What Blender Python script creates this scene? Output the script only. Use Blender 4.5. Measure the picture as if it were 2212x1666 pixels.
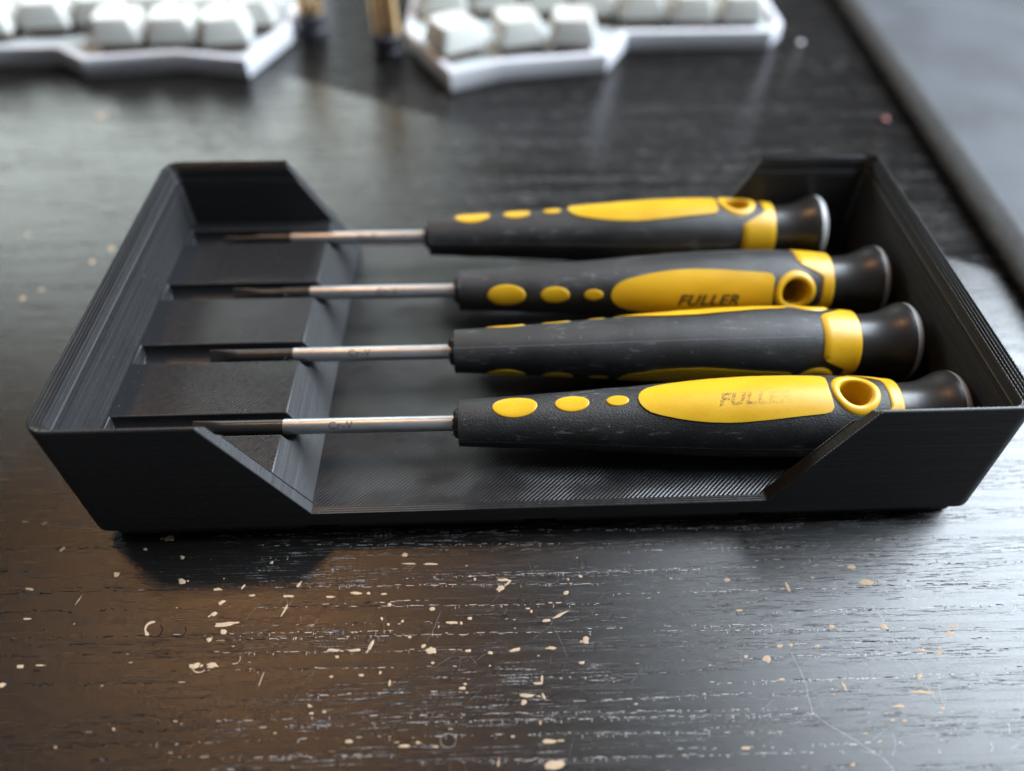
import bpy, bmesh, math, random
from mathutils import Matrix, Vector
random.seed(4)
PI = math.pi
MM = 0.001
for o in list(bpy.data.objects):
    bpy.data.objects.remove(o)
S = bpy.context.scene
COL = S.collection

# ------------------------------------------------------------------ camera
cam_d = bpy.data.cameras.new('camera')
cam = bpy.data.objects.new('camera', cam_d); COL.objects.link(cam); S.camera = cam
RX = Vector((0.999137, -0.040737, 0.008079))
def cam_axes(w, pitch=math.radians(46.6)):
    th = w.length; k = w / th
    K = Matrix(((0, -k.z, k.y), (k.z, 0, -k.x), (-k.y, k.x, 0)))
    Rw = Matrix.Identity(3) + math.sin(th) * K + (1 - math.cos(th)) * (K @ K)
    R0 = Matrix(((1, 0, 0), (0, -math.sin(pitch), -math.cos(pitch)), (0, math.cos(pitch), -math.sin(pitch))))
    return Rw @ R0
Rw = cam_axes(Vector((0.02231157, -0.03326338, -0.02446501)))
X, Y, Z = Vector(Rw[0]), -Vector(Rw[1]), -Vector(Rw[2])
M = Matrix((X, Y, Z)).transposed().to_4x4()
M.translation = Vector((-5.565, -83.448, 125.952)) * MM
cam.matrix_world = M
cam_d.sensor_width = 36; cam_d.lens = 36 * 1667.14 / 2212
cam_d.shift_x = -48.74 / 2212; cam_d.shift_y = 66.62 / 2212
cam_d.clip_start = 0.005; cam_d.clip_end = 20
cam_d.dof.use_dof = True; cam_d.dof.focus_distance = 0.139
cam_d.dof.aperture_fstop = 6.3

# ------------------------------------------------------------------ light
W = bpy.data.worlds.new('World'); S.world = W; W.use_nodes = True
bgn = W.node_tree.nodes['Background']
bgn.inputs[0].default_value = (0.92, 0.96, 1.0, 1); bgn.inputs[1].default_value = 0.12
def area(name, az, el, dist, size, size_y, power, col, target=(0, 0.04, 0)):
    d = bpy.data.lights.new(name, 'AREA'); d.shape = 'RECTANGLE'; d.size = size; d.size_y = size_y
    d.energy = power; d.color = col
    o = bpy.data.objects.new(name, d); COL.objects.link(o)
    a, e = math.radians(az), math.radians(el)
    p = Vector((math.sin(a) * math.cos(e), math.cos(a) * math.cos(e), math.sin(e))) * dist + Vector(target)
    o.location = p; o.rotation_euler = (Vector(target) - p).to_track_quat('-Z', 'Y').to_euler()
    return o
area('window_light', 74, 40, 1.6, 1.2, 1.25, 106, (0.80, 0.90, 1.0))
area('back_wall_bounce_light', -24, 21, 2.2, 1.5, 0.65, 18, (0.86, 0.96, 0.93))  # added area lamp standing in for light bounced off the unseen back wall
area('ceiling_lamp_light', -53, 64, 2.0, 0.20, 0.20, 10, (1.0, 0.50, 0.19))
S.view_settings.view_transform = 'Standard'
S.view_settings.look = 'None'
S.view_settings.exposure = 0.15
S.view_settings.gamma = 1.0

# ------------------------------------------------------------------ helpers
def tag(o, label=None, cat=None, group=None, kind=None):
    if label: o['label'] = label
    if cat: o['category'] = cat
    if group: o['group'] = group
    if kind: o['kind'] = kind
    return o
def empty(name, loc=(0, 0, 0), rot=(0, 0, 0)):
    o = bpy.data.objects.new(name, None); o.empty_display_size = 0.01
    o.location = Vector(loc) * MM; o.rotation_euler = rot; COL.objects.link(o); return o
def mesh_obj(name, verts, faces, mat, parent=None, smooth=True, angle=35, loc=None, rot=None):
    """verts are millimetres"""
    me = bpy.data.meshes.new(name)
    me.from_pydata([(v[0] * MM, v[1] * MM, v[2] * MM) for v in verts], [], faces)
    bm = bmesh.new(); bm.from_mesh(me)
    bmesh.ops.remove_doubles(bm, verts=bm.verts, dist=1e-7)
    bmesh.ops.recalc_face_normals(bm, faces=bm.faces)
    if smooth:
        lim = math.radians(angle)
        for f in bm.faces: f.smooth = True
        for e in bm.edges:
            if len(e.link_faces) == 2 and e.calc_face_angle(0) > lim: e.smooth = False
    bm.to_mesh(me); bm.free()
    me.materials.append(mat)
    o = bpy.data.objects.new(name, me); COL.objects.link(o)
    if parent: o.parent = parent
    if loc: o.location = Vector(loc) * MM
    if rot: o.rotation_euler = rot
    return o
class MB:
    def __init__(s): s.v = []; s.f = []
    def add(s, v, f):
        n = len(s.v); s.v += [tuple(p) for p in v]; s.f += [tuple(i + n for i in q) for q in f]
    def loft(s, rings, cap0=True, cap1=True, closed=True):
        n = len(rings[0]); v = [p for r in rings for p in r]; f = []
        for i in range(len(rings) - 1):
            for j in range(n if closed else n - 1):
                k = (j + 1) % n
                f.append((i * n + j, i * n + k, (i + 1) * n + k, (i + 1) * n + j))
        if cap0: f.append(tuple(range(n)))
        if cap1: f.append(tuple((len(rings) - 1) * n + j for j in range(n)))
        s.add(v, f)
    def box(s, x0, x1, y0, y1, z0, z1):
        s.loft([[(x0, y0, z0), (x1, y0, z0), (x1, y1, z0), (x0, y1, z0)], [(x0, y0, z1), (x1, y0, z1), (x1, y1, z1), (x0, y1, z1)]])
    def obj(s, name, mat, parent=None, **k): return mesh_obj(name, s.v, s.f, mat, parent, **k)
def rrect(cx, cy, w, d, r, z, n=6):
    pts = []
    for (sx, sy, a0) in ((1, 1, 0), (-1, 1, 90), (-1, -1, 180), (1, -1, 270)):
        for i in range(n + 1):
            a = math.radians(a0 + 90 * i / n)
            pts.append((cx + sx * (w / 2 - r) + r * math.cos(a), cy + sy * (d / 2 - r) + r * math.sin(a), z))
    return pts
def boolean(o, cutters, op='DIFFERENCE'):
    """apply booleans now and delete the cutters"""
    for c in cutters:
        m = o.modifiers.new('b', 'BOOLEAN'); m.operation = op; m.object = c; m.solver = 'EXACT'
    bpy.context.view_layer.update()
    dg = bpy.context.evaluated_depsgraph_get()
    me = bpy.data.meshes.new_from_object(o.evaluated_get(dg))
    o.modifiers.clear(); o.data = me
    for c in cutters: bpy.data.objects.remove(c)
    bm = bmesh.new(); bm.from_mesh(me)
    for f in bm.faces: f.smooth = True
    for e in bm.edges:
        if len(e.link_faces) == 2 and e.calc_face_angle(0) > math.radians(25): e.smooth = False
    bm.to_mesh(me); bm.free()

# ------------------------------------------------------------------ materials
class NT:
    def __init__(s, name):
        s.m = bpy.data.materials.new(name); s.m.use_nodes = True; s.t = s.m.node_tree; s.n = s.t.nodes
        s.b = s.n['Principled BSDF']; s._c = None
    def link(s, a, b): s.t.links.new(a, b)
    def new(s, ty, **k):
        n = s.n.new(ty)
        for a, b in k.items(): setattr(n, a, b)
        return n
    def setin(s, node, i, v):
        if v is None: return
        if hasattr(v, 'links') or isinstance(v, bpy.types.NodeSocket): s.link(v, node.inputs[i])
        else: node.inputs[i].default_value = v
    def coord(s):
        if not s._c:
            tc = s.new('ShaderNodeTexCoord'); mp = s.new('ShaderNodeMapping'); mp.inputs['Scale'].default_value = (1000, 1000, 1000)
            s.link(tc.outputs['Object'], mp.inputs[0]); s._c = mp.outputs[0]
        return s._c
    def map(s, scale, rot=(0, 0, 0), loc=(0, 0, 0)):
        mp = s.new('ShaderNodeMapping'); mp.inputs['Scale'].default_value = scale; mp.inputs['Rotation'].default_value = rot; mp.inputs['Location'].default_value = loc
        s.link(s.coord(), mp.inputs[0]); return mp.outputs[0]
    def noise(s, vec, scale=1, detail=2, rough=0.5, dist=0):
        n = s.new('ShaderNodeTexNoise'); s.setin(n, 'Vector', vec)
        n.inputs['Scale'].default_value = scale; n.inputs['Detail'].default_value = detail; n.inputs['Roughness'].default_value = rough; n.inputs['Distortion'].default_value = dist
        return n.outputs[0]
    def ramp(s, x, lo, hi, a=0.0, b=1.0):
        n = s.new('ShaderNodeMapRange'); s.setin(n, 0, x); n.interpolation_type = 'SMOOTHSTEP'
        n.inputs[1].default_value = lo; n.inputs[2].default_value = hi; n.inputs[3].default_value = a; n.inputs[4].default_value = b
        return n.outputs[0]
    def math(s, op, a, b=None, c=None):
        n = s.new('ShaderNodeMath', operation=op)
        s.setin(n, 0, a); s.setin(n, 1, b); s.setin(n, 2, c)
        return n.outputs[0]
    def mix(s, f, a, b):
        n = s.new('ShaderNodeMix', data_type='RGBA'); s.setin(n, 0, f)
        s.setin(n, 6, a if not isinstance(a, tuple) else a + (1,) if len(a) == 3 else a)
        s.setin(n, 7, b if not isinstance(b, tuple) else b + (1,) if len(b) == 3 else b)
        return n.outputs[2]
    def sep(s, vec):
        n = s.new('ShaderNodeSeparateXYZ'); s.link(vec, n.inputs[0]); return n.outputs
    def bump(s, h, dist_mm, strength=1.0, normal=None):
        n = s.new('ShaderNodeBump'); n.inputs['Strength'].default_value = strength; n.inputs['Distance'].default_value = dist_mm * MM
        s.link(h, n.inputs['Height'])
        if normal: s.link(normal, n.inputs['Normal'])
        return n.outputs[0]
    def base(s, col=None, rough=None, spec=None, metal=None, **k):
        if col is not None: s.setin(s.b, 'Base Color', col if not isinstance(col, tuple) else col + (1,))
        s.setin(s.b, 'Roughness', rough); s.setin(s.b, 'Specular IOR Level', spec); s.setin(s.b, 'Metallic', metal)
        for a, b in k.items(): s.setin(s.b, a, b)
    def normal(s, n): s.link(n, s.b.inputs['Normal'])

def mat_desk():
    t = NT('desk_laminate')
    m = t.map((1, 1, 1), rot=(0, 0, math.radians(-1.2)))
    wob = t.noise(t.map((0.02, 0.05, 1)), 1, 2)
    # stretched coordinates along the grain (x)
    def g(sx, sy, loc=(0, 0, 0)):
        v = t.map((sx, sy, 1), rot=(0, 0, math.radians(-1.0)), loc=loc)
        ad = t.new('ShaderNodeVectorMath', operation='ADD'); t.link(v, ad.inputs[0])
        cb = t.new('ShaderNodeCombineXYZ'); t.link(t.math('MULTIPLY', wob, 3.0 * sy / 3.0), cb.inputs[1]); t.link(cb.outputs[0], ad.inputs[1])
        return ad.outputs[0]
    pores = t.noise(g(0.14, 3.6), 1, 3, 0.6)
    bands = t.noise(g(0.012, 0.27, (3, 7, 0)), 1, 2, 0.5)
    pm = t.math('MULTIPLY', t.ramp(pores, 0.56, 0.63), t.ramp(bands, 0.46, 0.58))
    broken = t.ramp(t.noise(t.map((1.8, 3.0, 1)), 1, 3, 0.7), 0.42, 0.6)
    # far left/front corner keeps dark pores, the middle has pale worn ones
    xyz = t.sep(t.coord())
    patch = t.noise(t.map((0.02, 0.03, 1), loc=(5, 2, 0)), 1, 1)
    leftm = t.ramp(t.math('ADD', xyz[0], t.math('MULTIPLY', patch, 30)), -50, -20)
    pale = t.math('MULTIPLY', t.math('MULTIPLY', pm, broken), leftm)
    fine = t.noise(t.map((0.9, 9, 1)), 1, 3, 0.7)
    col = t.mix(t.ramp(fine, 0.3, 0.75), (0.005, 0.0045, 0.0042), (0.010, 0.009, 0.0085))
    col = t.mix(t.math('MULTIPLY', pale, 0.7), col, (0.26, 0.25, 0.25))
    # tiny pale specks everywhere, denser to the right
    sp = t.ramp(t.noise(t.map((4.5, 3.2, 1), loc=(9, 1, 0)), 1, 4, 0.75), 0.66, 0.72)
    spm = t.math('MULTIPLY', sp, t.ramp(t.noise(t.map((0.04, 0.06, 1)), 1, 2), 0.45, 0.7))
    col = t.mix(t.math('MULTIPLY', spm, 0.4), col, (0.25, 0.25, 0.26))
    t.base(col, t.ramp(t.noise(g(0.04, 0.9, (2, 9, 0)), 1, 4, 0.65), 0.3, 0.7, 0.13, 0.30), 0.5)
    h1 = t.math('MULTIPLY', pm, -1.0)
    grain = t.noise(g(1.3, 5.5), 1, 4, 0.75)
    grain2 = t.noise(g(0.35, 4.0, (1, 4, 0)), 1, 3, 0.6)
    b = t.bump(h1, 0.06, 0.7)
    pits = grain
    fine2 = t.noise(t.map((5, 7, 1)), 1, 2, 0.6)
    b = t.bump(pits, 0.044, 1.0, b)
    b = t.bump(fine2, 0.018, 1.0, b)
    b = t.bump(grain2, 0.03, 0.9, b)
    streak = t.noise(g(0.03, 1.1, (8, 2, 0)), 1, 3, 0.65)
    b = t.bump(streak, 0.04, 0.9, b)
    t.normal(b)
    return t.m

def mat_print():
    """3-D printed black plastic: layer lines on sides and slopes, diagonal strokes on the flats"""
    t = NT('printed_plastic')
    x, y, z = t.sep(t.coord())
    g = t.new('ShaderNodeNewGeometry'); tn = t.new('ShaderNodeVectorTransform', vector_type='NORMAL', convert_from='WORLD', convert_to='OBJECT')
    t.link(g.outputs['True Normal'], tn.inputs[0]); nz = t.sep(tn.outputs[0])[2]
    def wave(u, per, amp=1.0):
        s = t.math('SINE', t.math('MULTIPLY', u, 2 * PI / per)); return t.math('MULTIPLY', s, amp)
    anz = t.math('ABSOLUTE', nz)
    flat = t.ramp(anz, 0.93, 0.98)
    slope = t.math('MULTIPLY', t.ramp(anz, 0.1, 0.3), t.math('SUBTRACT', 1.0, flat))
    jit = t.noise(t.map((0.02, 0.02, 5)), 1, 2)
    layer = wave(t.math('ADD', z, t.math('MULTIPLY', jit, 0.1)), 0.2)
    # raster strokes run diagonally; perimeter strokes run along x near the long sides
    u = t.math('MULTIPLY', t.math('SUBTRACT', x, y), 0.7071)
    rast = wave(t.math('ADD', u, t.math('MULTIPLY', t.noise(t.map((0.1, 0.1, 0.1)), 1, 2), 0.5)), 0.62)
    edge = t.math('MINIMUM', t.math('SUBTRACT', y, 0.0), t.math('SUBTRACT', 83.5, y))
    em = t.ramp(edge, 1.55, 1.65)
    peri = wave(y, 0.5)
    fl = t.math('ADD', t.math('MULTIPLY', rast, em), t.math('MULTIPLY', peri, t.math('SUBTRACT', 1.0, em)))
    n = t.noise(t.map((0.8, 0.8, 0.8)), 1, 4, 0.6)
    patch = t.ramp(t.noise(t.map((0.05, 0.09, 0.05)), 1, 2), 0.35, 0.65, 0.4, 1.0)
    amt = t.math('MULTIPLY', t.ramp(z, 8.5, 16, 0.42, 0.10), patch)
    af = t.math('MULTIPLY', t.math('MULTIPLY', rast, t.math('MULTIPLY', em, flat)), amt)
    ap = t.math('MULTIPLY', t.math('MULTIPLY', peri, t.math('MULTIPLY', t.math('SUBTRACT', 1.0, em), flat)), 0.35)
    side = t.math('SUBTRACT', 1.0, flat)
    rnd = t.noise(t.map((0.01, 0.01, 4)), 1, 1)
    al = t.math('MULTIPLY', t.math('MULTIPLY', layer, t.ramp(rnd, 0.3, 0.7, 0.45, 1.0)), t.math('MULTIPLY', side, 0.75))
    cb = t.new('ShaderNodeCombineXYZ')
    t.link(t.math('MULTIPLY', af, 0.7071), cb.inputs[0])
    t.link(t.math('ADD', t.math('MULTIPLY', af, -0.7071), ap), cb.inputs[1]); t.link(al, cb.inputs[2])
    speck = t.ramp(t.noise(t.map((2.2, 2.2, 2.2)), 1, 2, 0.5), 0.765, 0.79)
    col = t.mix(n, (0.009, 0.009, 0.0098), (0.0135, 0.0135, 0.0148))
    col = t.mix(t.math('MULTIPLY', speck, 0.6), col, (0.4, 0.42, 0.45))
    t.base(col, t.math('ADD', t.ramp(n, 0.3, 0.7, 0.28, 0.36), t.math('MULTIPLY', side, 0.16)), 0.5)
    b = t.bump(n, 0.02, 0.5)
    ad = t.new('ShaderNodeVectorMath', operation='ADD'); t.link(b, ad.inputs[0]); t.link(cb.outputs[0], ad.inputs[1])
    nm = t.new('ShaderNodeVectorMath', operation='NORMALIZE'); t.link(ad.outputs[0], nm.inputs[0])
    t.normal(nm.outputs[0])
    return t.m

def mat_rubber():
    t = NT('black_rubber')
    n = t.noise(t.map((2.6, 2.6, 2.6)), 1, 4, 0.75)
    big = t.noise(t.map((0.09, 0.16, 0.16)), 1, 4, 0.6)
    info = t.new('ShaderNodeObjectInfo')
    off = t.new('ShaderNodeVectorMath', operation='SCALE'); off.inputs[0].default_value = (1, 1, 1)
    t.link(t.math('MULTIPLY', info.outputs['Random'], 50), off.inputs['Scale'])
    ad = t.new('ShaderNodeVectorMath', operation='ADD'); t.link(t.map((1.7, 1.7, 1.7)), ad.inputs[0]); t.link(off.outputs[0], ad.inputs[1])
    dust = t.ramp(t.noise(ad.outputs[0], 1, 2, 0.5), 0.745, 0.76)
    scv = t.map((0.25, 1.6, 1.6), rot=(0, 0, 0.9))
    sc = t.math('MULTIPLY', t.ramp(t.noise(scv, 1, 3, 0.6), 0.57, 0.70), t.ramp(big, 0.48, 0.60))
    col = t.mix(t.ramp(big, 0.35, 0.7), (0.006, 0.006, 0.0064), (0.013, 0.013, 0.014))
    col = t.mix(t.math('MULTIPLY', sc, 0.30), col, (0.30, 0.30, 0.31))
    col = t.mix(t.math('MULTIPLY', dust, 0.55), col, (0.5, 0.5, 0.5))
    # mould seam along both sides (local +-y), a hairline
    xyz = t.sep(t.coord())
    seam = t.math('MULTIPLY', t.ramp(t.math('ABSOLUTE', t.math('ADD', xyz[2], -0.25)), 0.06, 0.11, 1, 0), t.ramp(xyz[0], 70, 73, 1, 0))
    col = t.mix(t.math('MULTIPLY', seam, 0.20), col, (0.25, 0.25, 0.25))
    t.base(col, t.ramp(big, 0.3, 0.7, 0.42, 0.55), 0.5)
    b = t.bump(t.math('ADD', n, t.math('MULTIPLY', seam, 0.8)), 0.12, 1.0)
    t.normal(b)
    return t.m
def mat_yellow():
    t = NT('yellow_plastic')
    n = t.noise(t.map((3, 3, 3)), 1, 3, 0.6)
    big = t.noise(t.map((0.1, 0.2, 0.2)), 1, 3)
    col = t.mix(t.ramp(big, 0.35, 0.7), (0.50, 0.285, 0.003), (0.55, 0.325, 0.007))
    t.base(col, t.ramp(n, 0.3, 0.7, 0.36, 0.46), 0.45)
    t.b.inputs['Subsurface Weight'].default_value = 0.25
    t.b.inputs['Subsurface Radius'].default_value = (0.0016, 0.0008, 0.0002)
    t.b.inputs['Subsurface Scale'].default_value = 1.0
    t.normal(t.bump(n, 0.02, 0.5))
    return t.m
def simple(name, col, rough=0.5, spec=0.5, metal=0.0, nscale=0, nd=0.02, var=0.0):
    t = NT(name)
    if nscale:
        n = t.noise(t.map((nscale,) * 3), 1, 3, 0.6)
        c2 = tuple(c * (1 + var) for c in col); c1 = tuple(c * (1 - var) for c in col)
        t.base(t.mix(n, c1, c2), rough, spec, metal); t.normal(t.bump(n, nd, 0.6))
    else: t.base(col, rough, spec, metal)
    return t.m
def mat_print_ink():
    """worn pad-printed ink: patches rubbed off"""
    def mk(name, lo, hi):
        t = NT(name)
        t.base((0.03, 0.022, 0.01), 0.5, 0.4)
        a = t.math('MULTIPLY', t.ramp(t.noise(t.map((3.5, 5, 5)), 1, 4, 0.8), lo, hi), 0.92)
        if name == 'rubbed_ink': a = t.math('MULTIPLY', a, t.ramp(t.sep(t.coord())[0], 46, 61, 1.0, 0.15))
        t.setin(t.b, 'Alpha', a); return t.m
    return mk('worn_ink', 0.30, 0.50), mk('rubbed_ink', 0.47, 0.58)
def mat_mat():
    t = NT('desk_mat_fabric')
    n = t.noise(t.map((2.5, 2.5, 2.5)), 1, 3, 0.6); big = t.noise(t.map((0.03, 0.03, 0.03)), 1, 3)
    mc = t.mix(t.ramp(big, .35, .65), (0.012, 0.015, 0.021), (0.032, 0.038, 0.050))
    mc = t.mix(t.math('MULTIPLY', t.ramp(t.noise(t.map((0.7, 0.7, 0.7)), 1, 3, 0.7), 0.6, 0.75), 0.35), mc, (0.12, 0.13, 0.14))
    t.base(mc, 0.6, 0.45)
    t.b.inputs['Sheen Weight'].default_value = 0.12
    t.normal(t.bump(n, 0.15, 0.8)); return t.m
def mat_chrome():
    t = NT('brushed_steel')
    n = t.noise(t.map((0.8, 5, 5)), 1, 3, 0.6)
    col = t.mix(t.ramp(t.noise(t.map((0.3, 0.6, 0.6)), 1, 2), 0.4, 0.7), (0.55, 0.575, 0.61), (0.49, 0.51, 0.54))
    t.base(col, t.ramp(n, 0.3, 0.7, 0.38, 0.44), 0.5, 1.0); t.normal(t.bump(n, 0.004, 0.3)); return t.m

M_DESK = mat_desk(); M_PRINT = mat_print(); M_RUB = mat_rubber(); M_YEL = mat_yellow()
M_INK, M_INK2 = mat_print_ink(); M_MAT = mat_mat(); M_CHR = mat_chrome()
M_CAP = simple('cap_plastic', (0.018, 0.017, 0.017), 0.34, 0.5, 0, 1.2, 0.02, 0.3)
M_RIM = simple('worn_cap_rim_glint', (0.34, 0.34, 0.34), 0.42, 0.6, 0, 2.5, 0.03, 0.35)  # worn rim, its grey lightened to paint in the window's glint
M_OXIDE = simple('black_oxide_steel', (0.016, 0.015, 0.015), 0.33, 0.5, 0.2, 2.0, 0.01, 0.3)
M_CHIP = simple('bare_fibreboard', (0.34, 0.25, 0.165), 0.8, 0.2, 0, 2.2, 0.1, 0.35)
M_PALE = simple('scratched_laminate', (0.40, 0.385, 0.375), 0.5, 0.4, 0, 3.0, 0.05, 0.5)
M_SCR = simple('fine_scratch', (0.13, 0.13, 0.13), 0.35, 0.5, 0, 3.0, 0.05, 0.5)
M_DENT = simple('dark_dent', (0.004, 0.0035, 0.003), 0.85, 0.12)
M_STAMP = simple('stamped_steel', (0.16, 0.16, 0.17), 0.5, 0.5, 0.9)
M_CASE = simple('white_printed_case', (0.52, 0.52, 0.55), 0.5, 0.4, 0, 0.6, 0.05, 0.04)
M_KEY = simple('white_keycap_plastic', (0.52, 0.52, 0.485), 0.42, 0.5, 0, 0.6, 0.02, 0.03)
M_PLATE = simple('keyboard_plate', (0.42, 0.47, 0.48), 0.5, 0.4, 0, 0.6, 0.05, 0.1)
M_SWITCH = simple('brown_switch', (0.16, 0.10, 0.07), 0.5, 0.4, 0, 0.6, 0.05, 0.2)
M_BRASS = simple('brass_metal', (0.95, 0.66, 0.34), 0.42, 0.5, 1.0, 1.0, 0.01, 0.1)
M_FOOT = simple('black_foot_rubber', (0.02, 0.019, 0.024), 0.55, 0.4, 0, 1.0, 0.05, 0.2)
M_BEAD = simple('glossy_printed_edge', (0.02, 0.02, 0.022), 0.3, 0.6)
M_STITCH = simple('grey_stitching', (0.032, 0.030, 0.027), 0.75, 0.3, 0, 0.35, 0.8, 0.7)

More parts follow.
